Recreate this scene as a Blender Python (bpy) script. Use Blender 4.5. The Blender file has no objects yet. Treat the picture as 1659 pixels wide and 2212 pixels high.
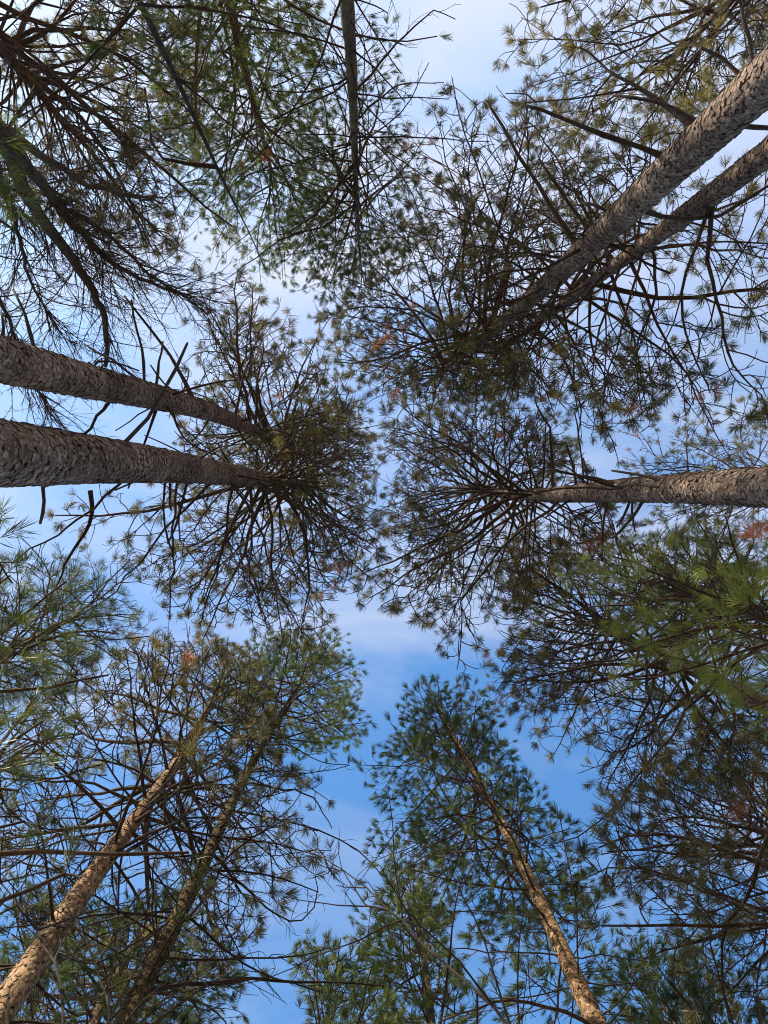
import bpy, math, random
import numpy as np
from mathutils import Matrix, Vector

scn = bpy.context.scene
COL = scn.collection
PI = math.pi
RNG = np.random.default_rng(11)

# ------------------------------------------------------------------ camera
CAMZ = 1.5
F = 1659.0                       # focal length in units of a 1659 x 2212 picture
cam_d = bpy.data.cameras.new('camera')
cam = bpy.data.objects.new('camera', cam_d)
COL.objects.link(cam)
cam_d.sensor_fit = 'HORIZONTAL'
cam_d.sensor_width = 26.0
cam_d.lens = 26.0
cam_d.clip_start = 0.05
cam_d.clip_end = 3000
zc = np.array([-29.5 / F, 56.0 / F, -1.0]); zc /= np.linalg.norm(zc)
yc = np.array([0, 1.0, 0]); yc -= zc * yc.dot(zc); yc /= np.linalg.norm(yc)
xc = np.cross(yc, zc)
RC = np.array([xc, yc, zc])      # camera axes -> world axes
M = Matrix([list(RC[0]) + [0], list(RC[1]) + [0], list(RC[2]) + [CAMZ], [0, 0, 0, 1]])
cam.matrix_world = M
scn.camera = cam

def ray_at(px, py, h):
    """world point at height h above the camera seen along (px, py)"""
    d = RC @ np.array([(px - 829.5) / F, -(py - 1106.0) / F, -1.0])
    return np.array([0, 0, CAMZ]) + d * (h / d[2])

def project(P):
    P = np.atleast_2d(P)
    c = (P - np.array([0, 0, CAMZ])) @ RC
    z = np.minimum(c[:, 2], -1e-3)
    return np.stack([829.5 - c[:, 0] / z * F, 1106.0 + c[:, 1] / z * F], 1)

def inside(poly, q):
    x, y = q
    n = len(poly); r = False; j = n - 1
    for i in range(n):
        xi, yi = poly[i]; xj, yj = poly[j]
        if (yi > y) != (yj > y) and x < (xj - xi) * (y - yi) / (yj - yi) + xi:
            r = not r
        j = i
    return r

# ------------------------------------------------------------------ light
SUN_DIR = np.array([0.60, 0.62, 0.66]); SUN_DIR /= np.linalg.norm(SUN_DIR)
SUN_EL = math.asin(SUN_DIR[2]); SUN_AZ = math.atan2(SUN_DIR[0], SUN_DIR[1])
sd = bpy.data.lights.new('sun', 'SUN')
sd.energy = 5.0
sd.angle = math.radians(0.53)
sd.color = (1.0, 0.86, 0.66)
sun = bpy.data.objects.new('sun', sd)
COL.objects.link(sun)
sun.location = (0, 0, 60)
sun.rotation_euler = Vector(SUN_DIR).to_track_quat('Z', 'Y').to_euler()

world = bpy.data.worlds.new('World')
scn.world = world
world.use_nodes = True
nt = world.node_tree
nt.nodes.clear()
def N(tree, kind, **kw):
    n = tree.nodes.new(kind)
    for k, v in kw.items():
        if k in n.inputs: n.inputs[k].default_value = v
        else: setattr(n, k, v)
    return n
out = N(nt, 'ShaderNodeOutputWorld')
bg = N(nt, 'ShaderNodeBackground')
bg.inputs['Strength'].default_value = 0.086
sky = N(nt, 'ShaderNodeTexSky')
sky.sky_type = 'NISHITA'
sky.sun_disc = False
sky.sun_elevation = SUN_EL
sky.sun_rotation = SUN_AZ
sky.ozone_density = 2.0
sky.air_density = 1.3
sky.dust_density = 1.2
tc = N(nt, 'ShaderNodeTexCoord')
mp = N(nt, 'ShaderNodeMapping')
mp.inputs['Location'].default_value = (0.7, 0.3, 0.0)
mp.inputs['Rotation'].default_value = (0, 0, 0.5)
mp.inputs['Scale'].default_value = (1.0, 2.0, 1.0)
nt.links.new(tc.outputs['Generated'], mp.inputs['Vector'])
nz = N(nt, 'ShaderNodeTexNoise')
nz.inputs['Scale'].default_value = 2.8
nz.inputs['Detail'].default_value = 7
nz.inputs['Roughness'].default_value = 0.56
nz.inputs['Distortion'].default_value = 0.6
nt.links.new(mp.outputs['Vector'], nz.inputs['Vector'])
# thin cloud lies thicker toward the sun's quarter of the sky
dot = N(nt, 'ShaderNodeVectorMath', operation='DOT_PRODUCT')
nt.links.new(tc.outputs['Generated'], dot.inputs[0])
dot.inputs[1].default_value = (-0.04, 1.0, 0.0)
ma = N(nt, 'ShaderNodeMath', operation='MULTIPLY_ADD')
nt.links.new(dot.outputs['Value'], ma.inputs[0])
ma.inputs[1].default_value = 0.85
ma.inputs[2].default_value = 0.42 - 0.95
mb = N(nt, 'ShaderNodeMath', operation='MULTIPLY_ADD')
nt.links.new(nz.outputs['Fac'], mb.inputs[0])
mb.inputs[1].default_value = 1.9
nt.links.new(ma.outputs[0], mb.inputs[2])
cr = N(nt, 'ShaderNodeValToRGB')
cr.color_ramp.interpolation = 'LINEAR'
cr.color_ramp.elements[0].position = 0.0
cr.color_ramp.elements[0].color = (0, 0, 0, 1)
cr.color_ramp.elements[1].position = 1.25 if False else 1.0
cr.color_ramp.elements[1].color = (0.9, 0.9, 0.9, 1)
nt.links.new(mb.outputs[0], cr.inputs['Fac'])
mix = N(nt, 'ShaderNodeMix', data_type='RGBA')
nt.links.new(cr.outputs['Color'], mix.inputs['Factor'])
gain = N(nt, 'ShaderNodeMix', data_type='RGBA', blend_type='MULTIPLY')
gain.inputs['Factor'].default_value = 1.0
nt.links.new(sky.outputs['Color'], gain.inputs['A'])
SKY_GAIN = (1.0, 1.65, 2.1, 1)
gain.inputs['B'].default_value = SKY_GAIN
nt.links.new(gain.outputs['Result'], mix.inputs['A'])
mix.inputs['B'].default_value = (5.5, 5.75, 6.6, 1)
nt.links.new(mix.outputs['Result'], bg.inputs['Color'])
nt.links.new(bg.outputs[0], out.inputs['Surface'])

scn.view_settings.view_transform = 'Standard'
scn.view_settings.look = 'None'
scn.view_settings.exposure = 0.85
scn.view_settings.gamma = 1.0
scn.cycles.max_bounces = 6
scn.cycles.transparent_max_bounces = 4
scn.cycles.filter_width = 1.05

# ------------------------------------------------------------------ materials
def new_mat(name):
    m = bpy.data.materials.new(name)
    m.use_nodes = True
    t = m.node_tree
    t.nodes.clear()
    return m, t

def bark_mat(name, c1, c2, scale=18.0, rough=0.9, bump=0.5, tint=True, stretch=0.5):
    m, t = new_mat(name)
    o = N(t, 'ShaderNodeOutputMaterial')
    b = N(t, 'ShaderNodeBsdfPrincipled')
    b.inputs['Roughness'].default_value = rough
    b.inputs['Specular IOR Level'].default_value = 0.25
    g = N(t, 'ShaderNodeNewGeometry')
    mpn = N(t, 'ShaderNodeMapping')
    mpn.inputs['Scale'].default_value = (1, 1, stretch)
    t.links.new(g.outputs['Position'], mpn.inputs['Vector'])
    n1 = N(t, 'ShaderNodeTexNoise')
    n1.inputs['Scale'].default_value = scale
    n1.inputs['Detail'].default_value = 6
    n1.inputs['Roughness'].default_value = 0.65
    t.links.new(mpn.outputs['Vector'], n1.inputs['Vector'])
    r = N(t, 'ShaderNodeValToRGB')
    r.color_ramp.elements[0].position = 0.33
    r.color_ramp.elements[1].position = 0.68
    r.color_ramp.elements[0].color = (*c1, 1)
    r.color_ramp.elements[1].color = (*c2, 1)
    t.links.new(n1.outputs['Fac'], r.inputs['Fac'])
    n2 = N(t, 'ShaderNodeTexNoise')
    n2.inputs['Scale'].default_value = 2.3
    n2.inputs['Detail'].default_value = 4
    t.links.new(g.outputs['Position'], n2.inputs['Vector'])
    r2 = N(t, 'ShaderNodeValToRGB')
    r2.color_ramp.elements[0].position = 0.38
    r2.color_ramp.elements[1].position = 0.66
    r2.color_ramp.elements[0].color = (0.62, 0.58, 0.56, 1)
    r2.color_ramp.elements[1].color = (1.12, 1.10, 1.06, 1)
    t.links.new(n2.outputs['Fac'], r2.inputs['Fac'])
    mx = N(t, 'ShaderNodeMix', data_type='RGBA', blend_type='MULTIPLY')
    mx.inputs['Factor'].default_value = 1.0
    t.links.new(r.outputs['Color'], mx.inputs['A'])
    t.links.new(r2.outputs['Color'], mx.inputs['B'])
    if tint:
        a = N(t, 'ShaderNodeAttribute')
        a.attribute_name = 'tint'
        mm = N(t, 'ShaderNodeMix', data_type='RGBA', blend_type='MULTIPLY')
        mm.inputs['Factor'].default_value = 1.0
        t.links.new(mx.outputs['Result'], mm.inputs['A'])
        t.links.new(a.outputs['Fac'], mm.inputs['B'])
        t.links.new(mm.outputs['Result'], b.inputs['Base Color'])
    else:
        t.links.new(mx.outputs['Result'], b.inputs['Base Color'])
    bp = N(t, 'ShaderNodeBump')
    bp.inputs['Strength'].default_value = bump
    bp.inputs['Distance'].default_value = 0.01
    t.links.new(n1.outputs['Fac'], bp.inputs['Height'])
    t.links.new(bp.outputs['Normal'], b.inputs['Normal'])
    t.links.new(b.outputs[0], o.inputs['Surface'])
    return m

def needle_mat(name, c1, c2, trans=0.35):
    m, t = new_mat(name)
    o = N(t, 'ShaderNodeOutputMaterial')
    a = N(t, 'ShaderNodeAttribute')
    a.attribute_name = 'tint'
    r = N(t, 'ShaderNodeMix', data_type='RGBA')
    r.inputs['A'].default_value = (*c1, 1)
    r.inputs['B'].default_value = (*c2, 1)
    t.links.new(a.outputs['Fac'], r.inputs['Factor'])
    b = N(t, 'ShaderNodeBsdfPrincipled')
    b.inputs['Roughness'].default_value = 0.5
    b.inputs['Specular IOR Level'].default_value = 0.6
    t.links.new(r.outputs['Result'], b.inputs['Base Color'])
    tr = N(t, 'ShaderNodeBsdfTranslucent')
    t.links.new(r.outputs['Result'], tr.inputs['Color'])
    ms = N(t, 'ShaderNodeMixShader')
    ms.inputs['Fac'].default_value = trans
    t.links.new(b.outputs[0], ms.inputs[1])
    t.links.new(tr.outputs[0], ms.inputs[2])
    t.links.new(ms.outputs[0], o.inputs['Surface'])
    return m

MAT = {
    'flake': bark_mat('scaly_bark', (0.17, 0.125, 0.10), (0.40, 0.32, 0.265), 48, bump=0.7),
    'core': bark_mat('bark_crevice', (0.08, 0.052, 0.037), (0.24, 0.165, 0.12), 40),
    'flake_o': bark_mat('orange_scaly_bark', (0.28, 0.18, 0.11), (0.50, 0.36, 0.22), 26, bump=0.4),
    'flake_b': bark_mat('mossy_scaly_bark', (0.05, 0.038, 0.02), (0.19, 0.14, 0.07), 40, bump=0.7),
    'wcore': bark_mat('smooth_grey_bark', (0.07, 0.055, 0.035), (0.20, 0.155, 0.085), 14, bump=0.8),
    'limb': bark_mat('limb_bark', (0.026, 0.021, 0.018), (0.125, 0.095, 0.075), 25, tint=False),
    'wlimb': bark_mat('white_pine_limb_bark', (0.045, 0.035, 0.024), (0.13, 0.10, 0.07), 22, tint=False),
    'dead': bark_mat('dead_wood', (0.022, 0.017, 0.014), (0.075, 0.058, 0.048), 25, tint=False),
    'red': needle_mat('red_pine_needles', (0.028, 0.036, 0.013), (0.27, 0.23, 0.07), 0.46),
    'white': needle_mat('white_pine_needles', (0.020, 0.044, 0.018), (0.19, 0.24, 0.06), 0.48),
    'green': needle_mat('young_pine_needles', (0.016, 0.036, 0.010), (0.24, 0.29, 0.04), 0.42),
    'brown': needle_mat('withered_needles', (0.26, 0.09, 0.035), (0.62, 0.25, 0.075), 0.45),
}

# ------------------------------------------------------------------ mesh building
def raw_mesh(name, V, loops, starts, totals, mats, midx=None, tint=None, smooth=True):
    me = bpy.data.meshes.new(name)
    me.vertices.add(len(V))
    me.vertices.foreach_set('co', np.ascontiguousarray(V, dtype=np.float32).ravel())
    me.loops.add(len(loops))
    me.loops.foreach_set('vertex_index', np.ascontiguousarray(loops, dtype=np.int32))
    me.polygons.add(len(starts))
    me.polygons.foreach_set('loop_start', np.ascontiguousarray(starts, dtype=np.int32))
    for m in mats: me.materials.append(m)
    if midx is not None:
        me.polygons.foreach_set('material_index', np.ascontiguousarray(midx, dtype=np.int32))
    me.polygons.foreach_set('use_smooth', np.full(len(starts), smooth, dtype=bool))
    if tint is not None:
        a = me.attributes.new('tint', 'FLOAT', 'POINT')
        a.data.foreach_set('value', np.ascontiguousarray(tint, dtype=np.float32))
    me.update(calc_edges=True)
    return me

def link(name, me, parent=None):
    o = bpy.data.objects.new(name, me)
    COL.objects.link(o)
    if parent is not None:
        o.parent = parent
    return o

def norm(v):
    return v / (np.linalg.norm(v, axis=-1, keepdims=True) + 1e-12)

def tubes(lines, sides):
    """lines: list of (pts (n,3), radii (n,)) with the same n -> V, quads"""
    P = np.stack([l[0] for l in lines]); R = np.stack([l[1] for l in lines])
    m, n, _ = P.shape
    T = np.empty_like(P)
    T[:, 1:-1] = P[:, 2:] - P[:, :-2]; T[:, 0] = P[:, 1] - P[:, 0]; T[:, -1] = P[:, -1] - P[:, -2]
    T = norm(T)
    D = norm(P[:, -1] - P[:, 0])
    ref = np.where(np.abs(D[:, 2:3]) > 0.8, np.array([[1.0, 0.13, 0]]), np.array([[0.07, 0.1, 1.0]]))
    A = norm(np.cross(T, ref[:, None, :])); B = np.cross(T, A)
    th = np.arange(sides) * 2 * PI / sides
    V = P[:, :, None, :] + R[:, :, None, None] * (A[:, :, None, :] * np.cos(th)[None, None, :, None] + B[:, :, None, :] * np.sin(th)[None, None, :, None])
    base = (np.arange(m) * n * sides)[:, None, None] + (np.arange(n - 1) * sides)[None, :, None]
    k = np.arange(sides)[None, None, :]; k2 = (k + 1) % sides
    Q = np.stack([base + k, base + k2, base + k2 + sides, base + k + sides], -1).reshape(-1, 4)
    return V.reshape(-1, 3), Q

class Wood:
    def __init__(self): self.g = {}
    def add(self, pts, rad, sides): self.g.setdefault((len(pts), sides), []).append((pts, rad))
    def build(self, name, mat, parent, origin):
        Vs, Qs, off = [], [], 0
        for (n, s), ls in self.g.items():
            V, Q = tubes(ls, s)
            Vs.append(V); Qs.append(Q + off); off += len(V)
        V = np.concatenate(Vs) - origin; Q = np.concatenate(Qs)
        me = raw_mesh(name, V, Q.ravel(), np.arange(len(Q)) * 4, None, [mat])
        return link(name, me, parent)

# needle tufts ----------------------------------------------------------
def needle_template(rng, n, shoot, length, a0, a1, width):
    """needles round a shoot along +z, one thin triangle each"""
    s = rng.random(n) ** 0.8 * shoot
    f = s / max(shoot, 1e-6)
    ang = np.radians(a0 + (a1 - a0) * rng.random(n) * (1.15 - 0.6 * f))
    az = rng.random(n) * 2 * PI
    d = np.stack([np.sin(ang) * np.cos(az), np.sin(ang) * np.sin(az), np.cos(ang)], 1)
    L = length * (0.75 + 0.35 * rng.random(n))
    b = np.stack([np.zeros(n), np.zeros(n), s], 1)
    w = norm(np.cross(d, norm(rng.normal(size=(n, 3))))) * width * 0.5
    mid = b + d * (L * 0.55)[:, None]
    tip = b + d * L[:, None] + np.array([0, 0, 0.12]) * L[:, None]
    return np.stack([b - w * 0.6, b + w * 0.6, mid + w, tip, mid - w], 1).reshape(-1, 3)

def rot_from(D, rng):
    """rotation matrices with +z turned to D (m,3), random spin"""
    D = norm(D)
    ref = np.where(np.abs(D[:, 2:3]) > 0.9, np.array([[1.0, 0, 0]]), np.array([[0, 0, 1.0]]))
    A = norm(np.cross(ref, D)); B = np.cross(D, A)
    s = rng.random(len(D)) * 2 * PI
    c, q = np.cos(s)[:, None], np.sin(s)[:, None]
    return np.stack([A * c + B * q, B * c - A * q, D], 2)

trng = np.random.default_rng(5)
TPL = {
    'red': [needle_template(trng, int(trng.integers(60, 85)), 0.04 + 0.08 * trng.random(), 0.150, 12, 100, 0.0054) for _ in range(7)]
         + [needle_template(trng, 90, 0.16, 0.135, 25, 80, 0.0054) for _ in range(3)]
         + [needle_template(trng, 34, 0.05, 0.14, 15, 80, 0.0054) for _ in range(2)],
    'white': [needle_template(trng, 40, 0.05 + 0.06 * trng.random(), 0.138, 6, 48, 0.0052) for _ in range(8)],
    'green': [needle_template(trng, 40, 0.07 + 0.07 * trng.random(), 0.105, 15, 72, 0.0029) for _ in range(8)],
    'brown': [needle_template(trng, 60, 0.12, 0.15, 25, 100, 0.0055) for _ in range(4)],
}
def foliage(name, tufts, kind, parent, origin, rng, size=1.0, bias=0.0):
    """tufts: list of (pos, dir, scale)"""
    if not tufts: return None
    pos = np.array([t[0] for t in tufts]); dr = np.array([t[1] for t in tufts]); sc = np.array([t[2] for t in tufts]) * size
    tpl = TPL[kind]
    pick = rng.integers(0, len(tpl), len(pos))
    Vs, ts = [], []
    R = rot_from(dr + rng.normal(size=dr.shape) * 0.12, rng)
    # neighbouring tufts share a hue, with a few odd ones
    wv = rng.normal(size=(3, 3)) * 1.4
    base = 0.5 + 0.28 * np.sin(pos @ wv[0] + 1) + 0.22 * np.sin(pos @ wv[1])
    tint = np.clip(base * 0.55 + 0.45 * rng.random(len(pos)) + bias, 0, 1)
    for k in range(len(tpl)):
        i = np.nonzero(pick == k)[0]
        if not len(i): continue
        t = tpl[k]
        V = np.einsum('mab,nb->mna', R[i], t) * sc[i][:, None, None] + pos[i][:, None, :]
        Vs.append(V.reshape(-1, 3)); ts.append(np.repeat(tint[i], len(t)))
    V = np.concatenate(Vs) - origin; tt = np.concatenate(ts)
    nl = len(V) // 5
    me = raw_mesh(name, V, np.arange(nl * 5), np.arange(nl) * 5, None, [MAT[kind]], tint=tt, smooth=False)
    return link(name, me, parent)

# growth -----------------------------------------------------------------
def rotv(v, axis, a):
    axis = axis / (np.linalg.norm(axis) + 1e-9)
    return v * math.cos(a) + np.cross(axis, v) * math.sin(a) + axis * axis.dot(v) * (1 - math.cos(a))

def unit(v): return v / (math.sqrt(v[0] * v[0] + v[1] * v[1] + v[2] * v[2]) + 1e-12)

def grow(rng, p, d, L, n, wob, lift, curl=0.0):
    pts = [p]; d = unit(d); st = L / n
    ax = unit(rng.normal(size=3) + np.array([0, 0, 1.2]) * (1 if rng.random() < .5 else -1))
    for i in range(n):
        d = unit(d + rng.normal(size=3) * wob + np.array([0, 0, lift]))
        if curl: d = rotv(d, ax, curl)
        p = p + d * st
        pts.append(p)
    return np.array(pts)

def taper(n, r0, r1): return r0 + (r1 - r0) * np.linspace(0, 1, n) ** 0.8

class Tree:
    def __init__(s, name, label, p0, w0, d0, tip, H, poly, seed, group=None, bend=0.0, trunk_mat='red', detail=1):
        s.rng = np.random.default_rng(seed); s.kind = 'red' if name == 'red_pine' else 'white'; s.poly = poly; s.seed = seed
        s.h0 = d0 * F / w0
        A = ray_at(p0[0], p0[1], s.h0); T = ray_at(tip[0], tip[1], H)
        dz = (T - A) / (T[2] - A[2])
        s.base = A - dz * A[2]; s.top = T; s.d0 = d0; s.zA = A[2]
        s.height = T[2]
        print('%-12s h0 %.1f base %.1f,%.1f lean %.2f H %.1f' % (label[:12], s.h0, s.base[0], s.base[1], np.linalg.norm((T - s.base)[:2]), T[2]))
        n = 60
        t = np.linspace(0, 1, n)
        P = s.base + (T - s.base) * t[:, None]
        # slow natural sway, zero at both ends
        ph = s.rng.random(4) * 6
        sw = np.sin(t * PI)[:, None] * np.stack([np.sin(t * 7 + ph[0]) * 0.05 + np.sin(t * 15 + ph[1]) * 0.025, np.sin(t * 6 + ph[2]) * 0.05 + np.sin(t * 13 + ph[3]) * 0.025, 0 * t], 1)
        s.P = P + sw * (1 + bend)
        tA = s.zA / s.height
        # radius: d0 at zA, shrinking to 1.2 cm at the tip
        k = (1 - t) / (1 - tA)
        s.R = np.maximum(0.5 * d0 * np.clip(k, 0, 3) ** 0.85, 0.010)
        s.t = t
        o = bpy.data.objects.new(name, None)
        COL.objects.link(o)
        o.location = s.base
        o['label'] = label; o['category'] = 'tree'
        if group: o['group'] = group
        s.o = o
        s.tufts = []; s.btufts = []
        s.nb = 0
    def at(s, z):
        x = np.clip(z / s.height, 0, 1)
        return np.array([np.interp(x, s.t, s.P[:, i]) for i in range(3)]), float(np.interp(x, s.t, s.R))
    def near_pix(s, px, py):
        q = project(s.P[2:]); i = int(np.argmin((q[:, 0] - px) ** 2 + (q[:, 1] - py) ** 2)) + 2
        # refine
        zs = np.linspace(s.P[max(i - 1, 2), 2], s.P[min(i + 1, 59), 2], 20)
        pp = np.array([s.at(z)[0] for z in zs]); q = project(pp)
        return pp[int(np.argmin((q[:, 0] - px) ** 2 + (q[:, 1] - py) ** 2))]
    # trunk with scales
    def trunk(s, flakes=True, core='core', flake='flake', fs=0.05, sides=28, zlo=None):
        n = 90
        t = np.linspace(0, 1, n)
        P = np.stack([np.interp(t, s.t, s.P[:, i]) for i in range(3)], 1); R = np.interp(t, s.t, s.R)
        V, Q = tubes([(P, R)], sides)
        V = V.reshape(n, sides, 3)
        c = P[:, None, :]
        lump = 1 + 0.05 * np.sin(np.arange(n)[:, None] * 1.1 + np.arange(sides)[None, :] * 2 * PI / sides * 2 + s.seed) + s.rng.normal(size=(n, sides)) * 0.022
        V = (c + (V - c) * lump[..., None]).reshape(-1, 3)
        tint = 0.8 + 0.4 * s.rng.random(len(V))
        starts = np.arange(len(Q)) * 4; loops = Q.ravel(); mi = np.zeros(len(Q), int)
        if flakes:
            rng = s.rng
            zlo = max(0.4, s.zA - 2.0) if zlo is None else zlo
            VS = 1.6      # plates are taller than wide
            zg = np.linspace(zlo, s.height * 0.93, 400)
            rg = np.interp(zg / s.height, s.t, s.R)
            fg = fs * (0.5 + 0.5 * np.minimum(1, rg / (0.5 * s.d0)))
            den = 2 * PI * rg / (fg * fg * 0.82 * VS)
            cum = np.concatenate([[0], np.cumsum(0.5 * (den[1:] + den[:-1]) * np.diff(zg))])
            m = int(cum[-1] * 1.35)
            zz = np.interp((np.arange(m) + rng.random(m)) / m * cum[-1], cum, zg)
            a = (np.arange(m) * 0.618034 + rng.random(m) * 0.06) * 2 * PI
            f = np.interp(zz, zg, fg)
            f = f * (0.55 + 1.0 * rng.random(m))
            C = np.stack([np.interp(zz / s.height, s.t, s.P[:, i]) for i in range(3)], 1)
            r = np.interp(zz / s.height, s.t, s.R)
            K = 6
            ang = (np.arange(K)[None, :] + rng.random((m, K)) * 0.55) * 2 * PI / K
            rad = f[:, None] * (0.42 + 0.42 * rng.random((m, K)))
            du = np.cos(ang) * rad * 0.92; dv = np.sin(ang) * rad * VS * 0.95
            tilt = rng.normal(size=m) * 0.06; tv = -0.01 - 0.05 * rng.random(m) ** 2 - 0.22 * (rng.random(m) < 0.07)
            lift = 0.0008 + rng.random(m) * 0.0022 + 0.008 * rng.random(m) * (rng.random(m) < 0.28)
            hgt = 0.0005 + lift[:, None] + np.maximum(0, dv * tv[:, None] + du * tilt[:, None] + (0.05 * f * rng.random(m))[:, None])
            rr = r[:, None]
            th = a[:, None] + du / rr
            def at(th, hh, dz):
                return np.stack([C[:, None, 0] + np.cos(th) * (rr + hh), C[:, None, 1] + np.sin(th) * (rr + hh), C[:, None, 2] + dz], 2)
            top = at(th, hgt + 0.002, dv)
            bot = at(a[:, None] + du / rr * 0.9, np.full_like(hgt, -0.004), dv * 0.9)
            cen = at(a[:, None], np.mean(hgt, 1, keepdims=True) + 0.003, np.zeros((m, 1)))
            FV = np.concatenate([top, bot, cen], 1)     # (m, 2K+1, 3)
            nv = 2 * K + 1
            kk = np.arange(K); k2 = (kk + 1) % K
            tri = np.stack([np.full(K, 2 * K), kk, k2], 1); quad = np.stack([kk, kk + K, k2 + K, k2], 1)
            off = len(V) + np.arange(m)[:, None, None] * nv
            tl = (tri[None] + off).reshape(-1); ql = (quad[None] + off).reshape(-1)
            L0 = len(loops)
            loops = np.concatenate([loops, tl, ql])
            starts = np.concatenate([starts, L0 + np.arange(m * K) * 3, L0 + len(tl) + np.arange(m * K) * 4])
            side = (lift < 0.0045).astype(int)
            mi = np.concatenate([mi, np.ones(m * K, int), np.repeat(side, K)])
            V = np.concatenate([V, FV.reshape(-1, 3)])
            tt = 0.42 + 0.8 * rng.random(m)
            tint = np.concatenate([tint, np.repeat(tt, nv)])
        me = raw_mesh('trunk', V - s.base, loops, starts, None, [MAT[core], MAT[flake]], mi, tint, smooth=False)
        s.trunk_o = link('trunk', me, s.o)
    def ok(s, p):
        q = project(p)[0] + s.rng.normal(size=2) * 16
        return inside(s.poly, q)
    def reach(s, p, d, lift, Lmax):
        """how far a limb can run before it leaves the crown's outline"""
        best = 0; q = p.copy(); dd = unit(d); st = 0.12; L = 0
        while L < Lmax:
            dd = unit(dd + np.array([0, 0, lift * st])); q = q + dd * st; L += st
            if inside(s.poly, project(q)[0]): best = L
            elif best > 0.6: break
        return best
    def twigs_red(s, W, pts, L, r0, dens, tuft):
        rng = s.rng
        n = max(3, int(L * 4.7 * dens))
        seg = len(pts) - 1
        for j in range(n):
            u = 0.34 + 0.66 * (j + rng.random() * 0.8) / n
            u = min(u, 0.98); x = u * seg; i = int(x); fr = x - i
            p = pts[i] * (1 - fr) + pts[i + 1] * fr
            d = unit(pts[i + 1] - pts[i])
            side = unit(np.cross(d, np.array([0, 0, 1.0]))) * (1 if j % 2 else -1)
            ang = math.radians(rng.uniform(25, 62))
            d2 = unit(d * math.cos(ang) + side * math.sin(ang) + np.array([0, 0, rng.normal() * 0.3]))
            l2 = (0.28 + (1 - u) * L * 0.45) * rng.uniform(0.6, 1.4)
            sp = grow(rng, p, d2, l2, 5, 0.16, 0.05, rng.normal() * 0.14)
            r2 = max(0.0085, r0 * (1 - u) * 0.6)
            keep = s.ok(sp[-1])
            if not keep:
                sp = p + (sp - p) * 0.5
                if not s.ok(sp[-1]):
                    if rng.random() < 0.75: continue
            W.add(sp, taper(6, r2, 0.0058), 4 if r2 > 0.007 else 3)
            if tuft and rng.random() < tuft: s.tufts.append((sp[-1], sp[-1] - sp[-2], rng.uniform(0.75, 1.15)))
            m = int(rng.integers(1, 3)) if l2 < 0.6 else int(rng.integers(2, 5))
            for q in range(m):
                x = rng.uniform(0.25, 0.95) * 5; i = int(x); fr = x - i
                p3 = sp[i] * (1 - fr) + sp[i + 1] * fr
                d3 = unit(unit(sp[i + 1] - sp[i]) + rng.normal(size=3) * 0.75)
                l3 = rng.uniform(0.12, 0.5)
                tw = grow(rng, p3, d3, l3, 3, 0.18, 0.06, rng.normal() * 0.3)
                if not s.ok(tw[-1]): continue
                W.add(tw, taper(4, 0.0075, 0.005), 3)
                if rng.random() < 0.6:
                    t4 = grow(rng, tw[2], unit(tw[3] - tw[2]) + rng.normal(size=3) * 0.9, rng.uniform(0.1, 0.35), 4, 0.15, 0.0, rng.normal() * 0.4)
                    W.add(t4, taper(5, 0.0055, 0.0035), 3)
                if rng.random() < tuft * (0.45 + 0.55 * u): s.tufts.append((tw[-1], tw[-1] - tw[-2], rng.uniform(0.65, 1.1)))
    def twigs_white(s, W, pts, L, r0, dens, tuft):
        rng = s.rng
        n = max(3, int(L * 5.8 * dens))
        seg = len(pts) - 1
        for j in range(n):
            u = 0.22 + 0.78 * (j + rng.random() * 0.8) / n
            u = min(u, 0.985); x = u * seg; i = int(x); fr = x - i
            p = pts[i] * (1 - fr) + pts[i + 1] * fr
            d = unit(pts[i + 1] - pts[i])
            side = unit(np.cross(d, np.array([0, 0, 1.0]))) * (1 if j % 2 else -1)
            ang = math.radians(rng.uniform(35, 62))
            d2 = unit(d * math.cos(ang) + side * math.sin(ang) + np.array([0, 0, rng.normal() * 0.12]))
            l2 = (0.14 + (1 - u) * L * 0.40) * rng.uniform(0.6, 1.2)
            sp = grow(rng, p, d2, l2, 4, 0.08, 0.03)
            if not s.ok(sp[-1]):
                sp = p + (sp - p) * 0.5
                if not s.ok(sp[-1]): continue
            W.add(sp, taper(5, max(0.006, r0 * (1 - u) * 0.5), 0.004), 3)
            if rng.random() < tuft: s.tufts.append((sp[-1], sp[-1] - sp[-2], rng.uniform(0.8, 1.15)))
            m = max(1, int(l2 * 7 * rng.uniform(0.6, 1.2)))
            for q in range(m):
                uu = 0.25 + 0.7 * (q + rng.random()) / m
                x = min(uu, 0.97) * 4; i = int(x); fr = x - i
                p3 = sp[i] * (1 - fr) + sp[i + 1] * fr
                dd = unit(sp[i + 1] - sp[i]); sd2 = unit(np.cross(dd, np.array([0, 0, 1.0]))) * (1 if q % 2 else -1)
                d3 = unit(dd + sd2 * rng.uniform(0.4, 1.0) + rng.normal(size=3) * 0.15)
                l3 = rng.uniform(0.05, 0.16)
                e = p3 + d3 * l3
                if l3 > 0.08: W.add(np.array([p3, (p3 + e) / 2 + rng.normal(size=3) * 0.006, e]), np.array([0.0045, 0.004, 0.003]), 3)
                if rng.random() < tuft and s.ok(e): s.tufts.append((e, d3, rng.uniform(0.7, 1.1)))
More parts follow.
